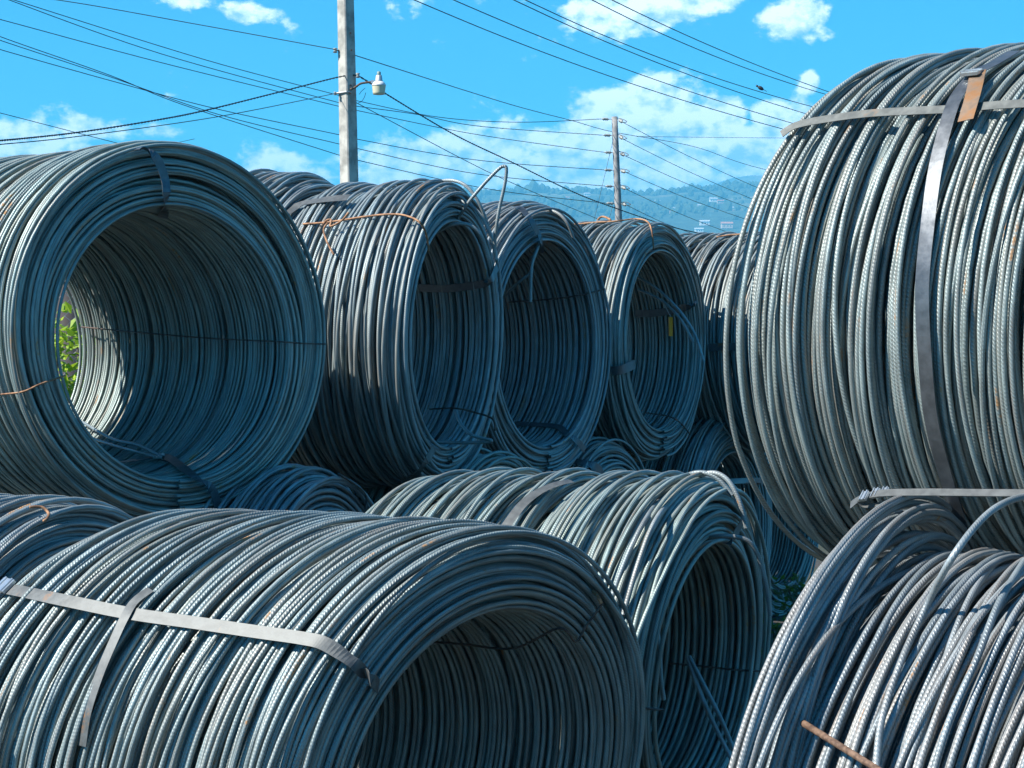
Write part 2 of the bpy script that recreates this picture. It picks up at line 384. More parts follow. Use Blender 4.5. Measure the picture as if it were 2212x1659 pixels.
        a = np.stack([uu, l0[ii]], -1)[None].repeat(m_, 0); a[..., 1] += np.arange(m_)[:, None, None]*1.37
        uv.data.foreach_set('uv', a.reshape(-1).astype(np.float32)); me.materials.append(s.mat); me.update()
        o = bpy.data.objects.new('packed_turns', me); C.objects.link(o); o.parent = s.root; o['kind'] = 'stuff'; o.color = s.tint
    # ---- where a sight line meets the coil's outer skin, its bore or its near face
    def pick(s, px, py, where='outer', lift=.004):
        if where == 'face':
            A, B = np.meshgrid(np.linspace(s.ri-.02, s.ro+.02, 60), np.linspace(0, 2*np.pi, 721)); S_ = np.zeros_like(A)-.014; rad, th = A, B
            nrm = np.broadcast_to(-s.ax, A.shape+(3,)); bo = np.clip((s.ro-rad)/(s.ro-s.ri), 0, 1)[..., None]*0
            pts = s.pos(S_, th, rad)
        else:
            S_, th = np.meshgrid(np.linspace(-.02, s.L+.02, 240), np.linspace(0, 2*np.pi, 721))
            rad = np.full_like(S_, s.ro+lift if where == 'outer' else s.ri-lift)
            pts = s.pos(S_, th, rad, 0. if where == 'outer' else 1.)
            e1, e2 = s.frame(S_); nrm = np.cos(th)[..., None]*e1+np.sin(th)[..., None]*e2
            if where == 'inner': nrm = -nrm
        d = pts[..., 1]*math.cos(PITCH)-(pts[..., 2]-EYE)*math.sin(PITCH)
        u = (pts[..., 2]-EYE)*math.cos(PITCH)+pts[..., 1]*math.sin(PITCH)
        X = CX+FPX*pts[..., 0]/d; Y = CY-FPX*u/d
        view = np.array([0, 0, EYE])-pts; facing = np.sum(view*nrm, -1) > 0
        e = (X-px)**2+(Y-py)**2; e = np.where(facing, e, 1e12); i = np.unravel_index(np.argmin(e), e.shape)
        return Vector(pts[i]), Vector(nrm[i]).normalized()
    def at(s, S_, deg, rad, bore=0.):
        S_ = np.array([float(S_)]); th = np.array([R(deg)]); e1, e2 = s.frame(S_)
        n_ = np.cos(th)[:, None]*e1+np.sin(th)[:, None]*e2
        return Vector(s.pos(S_, th, np.array([float(rad)]), bore)[0]), Vector(n_[0]).normalized()
    def ribbon(s, name, pn, w=.032, th=.0016, m=BAND, k=6, label=None, parent=None):
        P = spline([p for p, _ in pn], k); N = spline([q for _, q in pn], k); vs = []
        for i, p in enumerate(P):
            t = (P[min(i+1, len(P)-1)]-P[max(i-1, 0)]).normalized(); nn = N[i]-t*N[i].dot(t)
            if nn.length < 1e-4: nn = Vector((0, 0, 1))
            nn.normalize(); b = t.cross(nn)
            vs += [p+b*w/2, p+b*w/2+nn*th, p-b*w/2+nn*th, p-b*w/2]
        fs = [(i*4+j, i*4+(j+1) % 4, (i+1)*4+(j+1) % 4, (i+1)*4+j) for i in range(len(P)-1) for j in range(4)]
        e = (len(P)-1)*4; fs += [(3, 2, 1, 0), (e, e+1, e+2, e+3)]
        o = MB().add(vs, fs).build(name, m, parent or s.root); 
        if label: o['label'] = label
        return o
    def wire(s, name, pts, r=.0025, m=RUSTW, k=6, n=6, label=None, parent=None):
        o = MB().tube(spline(pts, k), r, n).build(name, m, parent or s.root, True)
        if label: o['label'] = label
        return o
    def rod(s, pts, label=None, k=8, d=None, m=None, name='loose_bar'):
        P = spline(pts, k); d = d or s.d; A = np.array([list(p) for p in P]); T = np.gradient(A, axis=0); T /= np.linalg.norm(T, axis=1)[:, None]+1e-9
        a = np.cross(T[0], [0, 0, 1.]); a /= np.linalg.norm(a)+1e-9; Ns = []
        for i in range(len(A)):
            a = a-T[i]*np.dot(a, T[i]); a /= np.linalg.norm(a); Ns.append(a)
        Nn = np.array(Ns); B = np.cross(T, Nn); ns = 8; ph = np.arange(ns)/ns*2*np.pi
        V = A[:, None, :]+d/2*(np.cos(ph)[None, :, None]*Nn[:, None, :]+np.sin(ph)[None, :, None]*B[:, None, :])-s.base
        ln = np.concatenate([[0], np.cumsum(np.linalg.norm(np.diff(A, axis=0), axis=1))])
        me = tube_mesh(name, V, ln, m or s.mat)
        me2 = me; o = bpy.data.objects.new(name, me2); C.objects.link(o); o.parent = s.root
        if label: o['label'] = label
        return o
    def clip(s, p, nrm, along, ln=.05, w=.04, th=.006, parent=None):
        a = Vector(along).normalized(); nn = (nrm-a*nrm.dot(a)).normalized(); b = a.cross(nn); mb = MB()
        mb.box(p+nn*th*.5, (ln/2, w/2, th/2), (a, b, nn))
        for q in (-.28, .28): mb.box(p+a*ln*q+nn*(th+.0012), (ln*.06, w*.53, .0016), (a, b, nn))
        return mb.build('band_clip', CLIP, parent or s.root)
def F(c, *pts):
    """band points: ('o',x,y) on the skin, ('f',x,y) on the near face, ('i',x,y) in the bore"""
    out = []
    for p in pts:
        out.append(c.pick(p[1], p[2], {'o': 'outer', 'f': 'face', 'i': 'inner'}[p[0]], *(p[3:4])))
    return out
def pp(lst): return [p for p, _ in lst]

# ------------------------------------------------------------------ ground, hills, haze
def sheet(name, x0, x1, y0, y1, nx, ny, hf, m):
    X = np.linspace(x0, x1, nx); Y = np.linspace(y0, y1, ny); vs = [(x, y, hf(x, y)) for y in Y for x in X]
    fs = [(j*nx+i, j*nx+i+1, (j+1)*nx+i+1, (j+1)*nx+i) for j in range(ny-1) for i in range(nx-1)]
    return MB().add(vs, fs).build(name, m, None, True)
g = sheet('ground', -6000, 8000, -3000, 9000, 30, 30, lambda x, y: -.01, EARTH); tag(g, 'packed earth ground of the storage yard', kind='structure')
nr_ = np.random.default_rng(5)
def fbm(seed, octs, base):
    q = np.random.default_rng(seed); W_ = [(q.uniform(-1, 1, 2)*base*2**o, q.uniform(0, 6.28), .55**o) for o in range(octs) for _ in range(4)]
    return lambda x, y: sum(a*math.sin(k[0]*x+k[1]*y+p) for k, p, a in W_)/3.5
fb = fbm(3, 6, .004); fb2 = fbm(8, 4, .05)
def ridge_fn(tab, Y): 
    xs = [(a-CX)/FPX*Y for a, _ in tab]; zs = [EYE+(770-b)/FPX*Y for _, b in tab]
    return lambda x: float(np.interp(x, xs, zs))
HY = 3000.
rf = ridge_fn([(-3000, 640), (-400, 600), (500, 540), (720, 462), (800, 436), (900, 425), (1032, 417), (1130, 413), (1150, 411), (1180, 412), (1210, 414), (1260, 411), (1300, 415), (1404, 419),
               (1475, 411), (1560, 407), (1700, 397), (2000, 385), (2600, 420), (3600, 560), (5000, 700)], HY)
def hh(x, y):
    t = (y-1500)/(HY-1500); r = rf(x*HY/max(y, 1))
    if t < 1: z = r*(max(t, 0)**.8)*(y/HY)**.15
    else: z = r*max(0, 1-(t-1)*1.3)
    return z+fb(x, y)*9*min(max(t*2, 0), 1)*(.35 if abs(t-1) < .15 else 1)-.5
hill = sheet('hills', -2600, 3400, 1450, 4100, 300, 110, hh, HILL); tag(hill, 'hazy green hillside dotted with houses beyond the yard', kind='structure')
MY = 4600.
rm_ = ridge_fn([(-2000, 700), (1000, 560), (1300, 470), (1400, 440), (1475, 424), (1510, 404), (1550, 389), (1592, 375), (1640, 371), (1720, 378), (1850, 392), (2100, 410), (2600, 480), (3400, 700)], MY)
mtn = sheet('mountain', -1500, 5000, 3700, 5600, 160, 50, lambda x, y: max(-.5, rm_(x*MY/y)*(1-abs(y-MY)/950)+fb(x, y)*4), HILLF)
tag(mtn, 'pale blue mountain shoulder rising behind the hillside', kind='structure')
# woods on the hillside: nobody could count them
ico = [(0,0,1.), (.894,0,.447), (.276,.851,.447), (-.724,.526,.447), (-.724,-.526,.447), (.276,-.851,.447), (.724,.526,-.447), (-.276,.851,-.447), (-.894,0,-.447), (-.276,-.851,-.447), (.724,-.526,-.447), (0,0,-1.)]
icf = [(0,1,2),(0,2,3),(0,3,4),(0,4,5),(0,5,1),(1,6,2),(2,7,3),(3,8,4),(4,9,5),(5,10,1),(6,7,2),(7,8,3),(8,9,4),(9,10,5),(10,6,1),(11,7,6),(11,8,7),(11,9,8),(11,10,9),(11,6,10)]
rr = random.Random(11); mb = MB()
for i in range(5200):
    if i < 900:
        y = HY*rr.uniform(.985, 1.0); px = rr.uniform(700, 1800)
    else:
        y = rr.uniform(2100, 3000); px = rr.uniform(600, 1850)
    x = (px-CX)/FPX*y
    if i >= 900 and fb2(x*.25, y*.25)+fb(x, y)*.4 < rr.uniform(-.3, .5): continue
    r = rr.uniform(1.8, 4.2)*(1.5 if rr.random() < .1 else 1); h = r*rr.uniform(.8, 1.5); z = hh(x, y)
    if i < 900 and 1135 < px < 1175: r *= 1.25; h *= 1.35
    mb.add([(x+a*r*rr.uniform(.75, 1.2), y+b*r, z+h*.6+c*h*rr.uniform(.8, 1.15)) for a, b, c in ico], icf)
m, n = mat('distant_tree_crowns'); kk = n.noise(n.n('ShaderNodeNewGeometry').outputs['Position'], .04, 4., .6)
finish(n, n.mix(n.rng(kk, .35, .65), c4(.02, .04, .018), c4(.055, .085, .03)), .9); TREES = m
tag(mb.build('hillside_woods', TREES), 'scattered trees and woods covering the hazy hillside', 'woods', kind='stuff')
# houses on the hillside
hm = [simple('white_plaster', (.8, .78, .72), .8, 0., .5, .1), simple('tan_plaster', (.62, .45, .32), .8, 0., .5, .1)]
rfm = [simple('tin_roof', (.62, .62, .6), .5, .3, .5, .1), simple('clay_roof', (.45, .2, .12), .8, 0., .5, .1)]
hp = [(1268, 424, 9, 0, 0, 'small white house just below the wooded ridge left of the wooden pole'),
      (1297, 434, 8, 1, 0, 'small tan house below the ridge close to the far pole'),
      (1541, 437, 11, 0, 0, 'long pale house highest in the cluster right of the far pole'),
      (1556, 440, 9, 1, 1, 'tan house with reddish roof beside the long pale house'),
      (1523, 446, 8, 0, 1, 'white house with clay roof at left of the hillside cluster'),
      (1513, 449, 8, 1, 0, 'tan cottage with tin roof lowest in the hillside cluster'),
      (1455, 455, 8, 0, 0, 'lone pale house halfway down the hillside amid trees'),
      (1452, 462, 7, 1, 1, 'small brownish house just under the lone pale house'),
      (1577, 455, 9, 1, 0, 'tan house half hidden near the big coil on the hillside'),
      (1522, 488, 12, 0, 0, 'wide low white building in the lower hillside'),
      (1570, 494, 14, 1, 1, 'large tan building with clay roof near the hill foot'),
      (1510, 503, 10, 0, 0, 'bright white house at the foot of the hillside'),
      (1225, 431, 7, 0, 1, 'tiny white house with clay roof below the tree clump ridge'),
      (1420, 438, 7, 0, 0, 'tiny pale shack right of the pole high on the slope')]
for (px, py, wd, a, b, lab) in hp:
    best = None
    for y in np.linspace(1600, 2995, 400):
        p = pix(px, py, y); 
        if p.z <= hh(p.x, y): best = p; break
    if best is None: best = pix(px, py, 2900)
    x, y, z = best.x, best.y, hh(best.x, best.y)
    t = empty('hill_house', (x, y, z), lab, 'house', 'houses on the far hillside')
    wd *= .85; h = wd*.42; MB().box((x, y, z+h/2), (wd/2, wd*.35, h/2)).build('wall', hm[a], t)
    q = wd/2+.5; e = wd*.35+.5; MB().add([(x-q, y-e, z+h), (x+q, y-e, z+h), (x+q, y+e, z+h), (x-q, y+e, z+h), (x-q, y, z+h+wd*.18), (x+q, y, z+h+wd*.18)],
        [(0,1,5,4), (2,3,4,5), (1,2,5), (3,0,4), (3,2,1,0)]).build('roof', rfm[b], t)
    for k in (-.28, .05, .3): MB().box((x+wd*k, y-wd*.35-.05, z+h*.5), (.5, .06, .6)).build('window', CABLE, t)
# the air
m = bpy.data.materials.new('hazy_air'); m.use_nodes = True; n = NT(m.node_tree)
pv = n.n('ShaderNodeVolumePrincipled'); pv.inputs['Color'].default_value = (.16, .66, 1., 1); pv.inputs['Density'].default_value = .00037
pv.inputs['Anisotropy'].default_value = .0
o_ = n.n('ShaderNodeOutputMaterial'); n.t.links.new(pv.outputs[0], o_.inputs['Volume'])
hz = MB().box((400, 2600, 204), (4800, 2900, 206)).build('haze', m); tag(hz, 'thin blue haze in the air over the valley', kind='stuff')

# ------------------------------------------------------------------ utility poles and lines
def post_square(c0, c1, w0, w1, yaw):
    vs = []
    for c, w_ in ((c0, w0), (c1, w1)):
        h = w_/2; b = h*.16
        for (x, y) in ((h-b,-h),(h,-h+b),(h,h-b),(h-b,h),(-h+b,h),(-h,h-b),(-h,-h+b),(-h+b,-h)):
            vs.append((c[0]+x*math.cos(yaw)-y*math.sin(yaw), c[1]+x*math.sin(yaw)+y*math.cos(yaw), c[2]))
    return MB().add(vs, [(i, (i+1) % 8, 8+(i+1) % 8, 8+i) for i in range(8)]+[tuple(range(7,-1,-1)), tuple(range(8,16))])
PY = 45.
pt = pix(746.5, 0, PY); pb = pix(755, 420, PY); dirp = (pt-pb)/(pt.z-pb.z); pbase = pb-dirp*pb.z; ptop = pb+dirp*(11.2-pb.z)
pole = empty('concrete_pole', pbase, 'square tapered concrete utility pole carrying a small street lamp', 'utility pole')
def pw(z): return (.262+(8.9-z)/4.*.03)
post_square(pbase, ptop, pw(0), pw(11.2), R(45)).build('pole_shaft', CONC, pole)
def pc(z): return pb+dirp*(z-pb.z)
def spool(c, name='spool_insulator', par=pole, r=.05):
    return MB().lathe([(r*.5,-r), (r,-r*.8), (r*.55,-.1*r), (r*.55,.1*r), (r,r*.8), (r*.5,r)], c, 12).build(name, PORC, par, True)
s1 = pix(724, 109, PY-.05); s2 = pix(773, 163, PY-.1); s3 = pix(724, 202, PY-.1)
spool(s1); spool(s2); spool(s3, r=.035)
for q in (s1, s2, s3):
    MB().tube([q, pc(q.z)+Vector((0, -.02, 0))], .012, 6).build('bolt', RUSTM, pole)
c_ = pc(pix(755, 202, PY).z); hb = pw(c_.z)*.72
MB().tube([c_+Vector((-hb-.06, 0, 0)), c_+Vector((0, -hb-.02, .01)), c_+Vector((hb*.4, -hb*.62, .012))], .018, 6).build('clamp_strap', GALV, pole)
for (px, py) in ((757, 71), (759, 108), (756, 201), (758, 184)):
    q = pix(px, py, PY-.17); MB().tube([q+Vector((0,.04,0)), q+Vector((0,-.02,0))], .017, 8).build('bolt', DARKW, pole)
lamp = empty('street_lamp', pix(804, 182, PY), 'old bell shaped street lamp with cream bowl on a rusty arm of the concrete pole', 'street lamp')
a0 = pix(757, 193, PY-.16); arm = [a0, pix(768, 188, PY-.16), pix(778, 181, PY-.14), pix(790, 178.5, PY-.12), pix(804, 177, PY-.1)]
MB().tube(spline(arm, 5), .022, 8).build('lamp_arm', RUSTM, lamp, True)
lc = pix(818.5, 207, PY-.1); u_ = PY/FPX
def lz(y): return (207-y)*u_
MB().lathe([(4*u_,lz(164)), (4.4*u_,lz(162)), (4.2*u_,lz(156)), (2.5*u_,lz(154.5))], lc, 16).build('photocell', simple('grey_green_plastic', (.2, .3, .28), .5), lamp, True)
MB().lathe([(9*u_,lz(177)), (8.2*u_,lz(175)), (6.6*u_,lz(164)), (5*u_,lz(162.5))], lc, 20).build('ballast_housing', GALV, lamp, True)
MB().box(pix(806, 177, PY-.1), (.045, .04, .03)).build('arm_clamp', GALV, lamp)
MB().lathe([(15.5*u_,lz(185.5)), (15.6*u_,lz(184)), (12.5*u_,lz(179)), (9.5*u_,lz(176.5))], lc, 24).build('lamp_hood', simple('white_enamel', (.75, .77, .76), .35), lamp, True)
MB().lathe([(6*u_,lz(205)), (12.6*u_,lz(204)), (13.2*u_,lz(200)), (14.6*u_,lz(187)), (14.8*u_,lz(185.4))], lc, 24).build('lamp_bowl', LGLASS, lamp, True)
for q in ([(795,180),(789,190),(785,196)], [(796,181),(797,192),(790,199),(785,204)]):
    pass
def line(pts, r, label, name='power_line', m=CABLE, group='overhead lines crossing the sky', cat='cable', k=10, twist=0.):
    """pts: (x, y, depth)"""
    P = spline([pix(*p) for p in pts], k)
    if twist:
        L_ = 0; out = []
        for i, p in enumerate(P):
            if i: L_ += (p-P[i-1]).length
            out.append(p)
        mb = MB()
        for ph in (0, math.pi):
            fine = []; acc = 0
            for i in range(len(out)-1):
                a, b = out[i], out[i+1]; nn = 6
                for j in range(nn):
                    t = j/nn; q = a.lerp(b, t); s_ = acc+(b-a).length*t
                    fine.append(q+Vector((math.sin(s_/twist*6.28+ph)*.5, 0, math.cos(s_/twist*6.28+ph)))*r*.9)
                acc += (b-a).length
            mb.tube(fine, r*.75, 5)
    else: mb = MB().tube(P, r, 5)
    o = mb.build(name, m, None, True, origin=P[0]); return tag(o, label, cat, group)
FY = 74.
fp0 = pix(1336.5, 478, FY); fp1 = pix(1327.5, 252, FY); fd = (fp1-fp0)/(fp1.z-fp0.z); fb0 = fp0-fd*fp0.z
fpole = empty('wooden_pole', fb0, 'round wooden utility pole with six pairs of insulators before the hills', 'utility pole')
mbp = MB().tube([fb0+fd*(fp1.z*i/10) for i in range(11)], [.165-.065*i/10 for i in range(11)], 14).build('pole_shaft', WOOD, fpole, True)
LY = [257, 292, 329, 367, 402, 439]; Lx = [1308, 1312, 1314, 1314, 1316, 1318]
RYs = [(1345, 264), (1345, 300), (1349, 336), (1351, 372), (1351, 408), (1353, 443)]
def insul(a, b, par):
    a, b = Vector(a), Vector(b); t = (b-a).normalized(); up = Vector((0,1,0)); x = t.cross(up).normalized(); y = t.cross(x); r = .06
    prof = [(.012,0), (.02,.02)]+[(r*(1 if k % 2 else .45), .05+k*.028) for k in range(6)]+[(.02,.25), (.012,.28)]
    MB().lathe(prof, a, 12, (x, y, t)).build('insulator', PORC, par, True)
    MB().tube([a+t*.27, b], .014, 5).build('shackle', GALV, par)
for i in range(6):
    c = pix(1327.5+(LY[i]-252)*.04, LY[i]+1, FY)
    a = pix(Lx[i]-9, LY[i], FY-.1); insul(a, c+Vector((-.1, -.05, 0)), fpole)
    a = pix(RYs[i][0]+1, RYs[i][1], FY-.3); insul(a, c+Vector((.1, -.05, .0)), fpole)
    jp = [pix(RYs[i][0]+2, RYs[i][1]+1, FY-.3), pix(RYs[i][0]+9, RYs[i][1]-1, FY-.3), pix(RYs[i][0]+2, RYs[i][1]-6, FY-.2), c+Vector((.1, 0, .05))]
    MB().tube(spline(jp, 4), .012, 5).build('jumper_wire', CABLE, fpole)
T0 = .011
line([(-60,-14,44), (124,0,44.4), (428,53,44.8), (724,107,44.9)], T0*.8, 'dark line sloping down from top left to the highest insulator on the concrete pole')
line([(765,119,45.2), (1097,224,62), (1237,261,70), (1329,286,76), (1500,317,86), (1640,363,95), (1900,420,110)], T0, 'line from behind the concrete pole passing close behind the wooden pole top')
line([(-40,-22,52), (30,0,53), (446,130,58), (735,207,61), (768,217,61.5), (947,253,66), (1120,264,70), (1299,257,73.9)], T0, 'upper line of the close pair from top left, ending at the topmost wooden pole insulator')
line([(-40,-26,52), (20,0,53), (347,116,57), (729,221,61), (768,229,61.5), (900,247,64), (1039,273,68), (1303,292,73.9)], T0, 'lower line of the close pair from top left, ending at the second wooden pole insulator')
line([(-60,28,52), (0,42,53), (347,135,57), (729,229,61), (768,238,61.5), (1032,291,68), (1305,329,73.9)], T0, 'line entering at upper left edge and ending at the third wooden pole insulator')
line([(-60,88,52), (0,107,53), (238,174,56), (471,236,58.5), (732,291,61), (768,300,62), (1032,346,68), (1305,367,73.9)], T0, 'lowest of three lines entering at left, ending at the fourth wooden pole insulator')
line([(-60,64,52), (0,87,53), (238,166,56), (471,247,58.5), (732,311,61), (768,320,62), (1032,376,68), (1307,402,73.9)], T0, 'middle of three lines entering at left, ending at the fifth wooden pole insulator')
line([(-60,50,52), (0,79,53), (238,163,56), (400,228,57.5), (732,335,61), (768,345,62), (1060,409,68), (1309,439,73.9)], T0, 'steepest of three lines entering at left, ending at the lowest wooden pole insulator')
line([(-60,308,30), (0,304,31), (169,286,35), (347,258,38), (446,238,40), (595,201,42.5), (734,166,44.7), (773,163,44.9)], .011, 'twisted black service cable rising from left edge to the concrete pole', 'service_cable', twist=.25)
line([(773,163,44.9), (800,180,45.3), (834,203,46), (980,290,50), (1107,351,54), (1239,415,58), (1333,451,61), (1451,490,65), (1541,509,69), (1700,535,75)], .0125, 'twisted service cable falling right from the concrete pole behind the lamp', 'service_cable', twist=.3)
line([(-60,317,30), (0,312,31), (174,294,34), (471,252,40), (724,202,44.9)], .008, 'thin green cable rising from left edge to the clamp under the lamp', 'service_cable', CABLEG)
line([(768,221,45), (1004,346,52), (1117,400,56), (1291,473,62), (1400,520,67)], .009, 'thin green cable falling steeply right from the concrete pole', 'service_cable', CABLEG)
line([(-60,230,60), (0,244,61), (317,325,66), (521,371,70), (665,401,73), (800,430,76)], T0, 'line crossing low behind the left coil and continuing behind the middle coils', m=CABLEG)
line([(100,356,60), (149,347,62), (297,326,66), (420,300,69)], .008, 'short thin line just above the top of the left coil', m=CABLEG)
line([(789,190,45), (781,197,45), (776,204,45)], .006, 'short loose wire end hanging under the street lamp arm', 'loose_wire', CABLEG, group='loose wire ends below the lamp')
line([(790,200,45), (787,210,45), (781,219,45), (774,222,45)], .006, 'hooked loose wire end hanging lower beside the concrete pole', 'loose_wire', CABLEG, group='loose wire ends below the lamp')
rl = [((895,0),(1692,279),17,'lowest of the six lines at upper right'), ((980,0),(1704,264),14,'second lowest of the six lines at upper right'),
      ((1110,0),(1722,240),14,'lower line of the crossing pair at upper right'), ((1135,0),(1734,225),16,'upper line of the crossing pair at upper right, a bird on it'),
      ((1279,0),(1757,196),13,'lower line of the top pair at upper right'), ((1322,0),(1766,190),8,'topmost of the six lines at upper right')]
for i, (a, b, sg, lab) in enumerate(rl):
    P = []
    for t in (-.12, 0, .25, .5, .75, 1., 1.2):
        P.append((a[0]+(b[0]-a[0])*t, a[1]+(b[1]-a[1])*t+4*sg*t*(1-t), 34+14*t))
    line(P, .0085, lab)
line([(1376,295,75), (1680,298,92), (1900,299,104)], .008, 'faint level line running right from near the wooden pole')
for i, (b, lab) in enumerate([((1626,401), 'topmost'), ((1615,426), 'second'), ((1607,445), 'third'), ((1600,470), 'fourth'), ((1578,504), 'fifth'), ((1508,509), 'lowest')]):
    a = RYs[i]; mx = ((a[0]+b[0])/2, (a[1]+b[1])/2+4); e = (b[0]+(b[0]-a[0])*.3, b[1]+(b[1]-a[1])*.24)
    line([(a[0],a[1],73.7), (mx[0],mx[1],80), (b[0],b[1],87), (e[0],e[1],92)], .0105, lab+' line falling right from the wooden pole insulators')
line([(1325,300,73.8), (1306,380,73), (1286,464,72), (1262,560,71)], .007, 'thin guy wire slanting down left from the wooden pole', 'guy_wire')
line([(1333,406,73.8), (1322,450,73.6), (1312,490,73.4)], .007, 'short guy wire close beside the wooden pole foot', 'guy_wire')
# bird
bq = pix(1643, 195, 45.5)
bird = empty('bird', bq, 'tiny dark bird perched on the upper right line', 'bird')
MB().lathe([(.004,-.075), (.03,-.05), (.042,0), (.03,.045), (.012,.07)], bq+Vector((0,0,.045)), 12, (Vector((0,1,0)), Vector((.5,0,.86)), Vector((-.86,0,.5)))).build('body', CABLE, bird, True)
MB().lathe([(.005,-.024), (.022,-.012), (.022,.01), (.006,.024)], bq+Vector((-.075,0,.09)), 10).build('head', CABLE, bird, True)
MB().box(bq+Vector((.085,0,.0)), (.05,.012,.004), ((.86,0,-.5),(0,1,0),(.5,0,.86))).build('tail', CABLE, bird)

# ------------------------------------------------------------------ the coils
FINE = dict(d=.0118, pitch=.0142, nseg=76, ns=6, mat_=STEELF)
MIDQ = dict(d=.0138, pitch=.0172, nseg=68, ns=6)
LOWQ = dict(d=.0145, pitch=.0195, nseg=52, ns=5, outer2=False, ends=8)
def sag(a, b, amp, w_=.08):
    return lambda S_, th: amp*(1/(1+np.exp((S_-a)/w_*4)))-b
A = Coil('a', 'upper row coil at far left whose wide bore shows green plants through it', (-1.09,7.25,1.68), (-1.94,8.05,1.68), .605, .445, -42.5, -48,
         seed=1, hole=(-.02,-.035), wild=1.0, wander=3.0, prof=lambda s_, th: .012*np.exp(-((s_-.0)/.25)**2)-.008*np.exp(-((s_-.42)/.1)**2)*(np.sin(th) > 0), ends=13, **FINE)
B = Coil('b', 'upper row coil left of centre with a bent loop of bar sticking up', (-.223,8.59,1.687), (-1.17,9.13,1.697), .587, .438, -70.6, -64, lean=-.03, seed=2, wild=1.25, ends=9, prof=lambda s_, th: (.06/(1+np.exp(-(s_-.68)*22))-.03*np.exp(-((s_-.58)/.06)**2))*(np.sin(th)*.5+.5), **MIDQ)
Cc = Coil('c', 'upper row coil in the middle with loose bar ends in its bore', (.173,9.88,1.661), (-1.0,10.60,1.661), .617, .459, -60.3, -60, seed=4, wild=1.1, **MIDQ)
Dd = Coil('d', 'upper row coil in front of the wooden pole, yellow tag in its bore', (.77,11.06,1.68), (-.1,11.55,1.68), .60, .455, -64, -62, seed=5, wild=1.15, **MIDQ)
G2 = Coil('g2', 'farthest upper row coil, mostly hidden by the big right coil', (1.62,12.0,1.68), (.75,12.5,1.68), .60, .45, -60, -60, seed=6, **LOWQ)
Ee = Coil('e', 'front left coil with long pale steel bands crossing on top', (-.070,5.2,.577), (-1.02,5.70,.585), .593, .425, -45, -47, lean=-.17, rnd=.06,
          d=.0123, pitch=.0143, nseg=88, ns=7, seed=7, wild=1.25, ends=14)
Ff = Coil('f', 'lower coil in the centre right, sunlit top and black empty bore', (.63,6.98,.61), (-.36,7.34,.60), .60, .40, -64, -62, lean=-.08, rnd=.05,
          d=.0142, pitch=.0190, nseg=80, ns=7, seed=8, wild=1.4, ends=11)
a2 = Coil('a2', 'shaded lower coil at left edge behind the banded front coil', (-1.17,5.90,.595), (-2.05,6.4,.595), .60, .44, -60, -60, seed=9, d=.0145, pitch=.019, nseg=64, ns=6, outer2=False, ends=8)
b0 = Coil('b0', 'shaded lower coil under the gap between the two left upper coils', (-.62,7.46,.60), (-1.45,8.0,.60), .60, .40, -70, -66, seed=10, wild=1.1, **LOWQ)
c0 = Coil('c0', 'small shaded coil top seen under the middle upper coils', (-.02,8.95,.60), (-.9,9.45,.60), .60, .40, -66, -62, seed=12, wild=1.1, **LOWQ)
d0 = Coil('d0', 'lower coil end with arched bars below the yellow tagged coil', (.51,10.55,.60), (-.36,11.05,.60), .60, .38, -64, -62, seed=13, wild=1.1, **LOWQ)
e0 = Coil('e0', 'lower coil standing in shade left of the big right coil', (1.22,11.9,.65), (-.1,12.6,.65), .62, .42, -62, -62, seed=14, wild=1.1, **LOWQ)
h0 = Coil('h0', 'farthest lower coil, a sliver beside the big right coil', (1.72,13.6,.6), (.2,14.4,.6), .60, .42, -62, -62, seed=15, **LOWQ)
Rr = Coil('r', 'huge near coil filling the upper right with crossing steel bands', (1.66,4.66,1.70), (.898,5.28,1.69), .608, .42, -46, -44.5, lean=-.04, rnd=.012,
          d=.0125, pitch=.0140, nseg=88, ns=7, seed=16, wild=1.1, ends=6)
def lprof(s_, th):                       # s runs from the hidden near end to the visible far end (L about .95)
    up_ = np.clip(np.sin(th)*.8+.45, 0, 1); g1 = 1/(1+np.exp(-(s_-.85)*110))
    return g1*.03-(1-g1)*.075*up_-.035*np.exp(-((s_-.825)/.022)**2)
Ll = Coil('l', 'nearest coil at bottom right, thick pale bars fanning in two bunches', (1.415,3.98,.64), (.685,4.60,.67), .622, .43, -58, -58, lean=-.19, rnd=.014,
          d=.0138, pitch=.0138, nseg=88, ns=7, seed=17, wild=1.25, ends=5, mat_=STEELW, prof=lprof)

# ------------------------------------------------------------------ bands, tie wires and loose bars
# left upper coil
A.ribbon('steel_band', F(A, ('o',296,330), ('o',312,325))+F(A, ('f',338,345), ('f',356,385), ('f',360,440))+F(A, ('i',352,470)), m=BANDD, label='dark band over the coil rim', w=.034)
A.ribbon('steel_band', F(A, ('f',472,1106), ('f',458,1060))+F(A, ('i',420,1030), ('i',370,992), ('i',346,985)), m=BANDD, label='dark band lying loose in the bore', w=.032)
b_ = A.ribbon('steel_band', F(A, ('i',346,986,.012), ('i',280,996,.012), ('i',222,1003,.012)), m=BAND, label='pale free end of a band', w=.022)
p, q = A.pick(344, 987, 'inner', .016); A.clip(p, q, A.pick(300, 990, 'inner')[0]-p, .035, .03)
A.wire('tie_wire', [A.pick(176,706,'inner',.03)[0], A.pick(280,717,'inner',.05)[0], A.pick(450,731,'inner',.05)[0], A.pick(600,738,'inner',.03)[0], A.pick(655,741,'face')[0], A.pick(702,744,'face')[0]], .003, DARKW)
A.wire('tie_wire', pp(F(A, ('o',2,853), ('o',50,846), ('f',85,832), ('f',118,818), ('f',140,812))), .003, RUSTW)
A.rod([A.pick(180,912,'inner',.02)[0], A.pick(245,948,'inner',.03)[0], A.pick(300,962,'inner',.03)[0], A.pick(352,988,'inner',.02)[0]], d=.012)
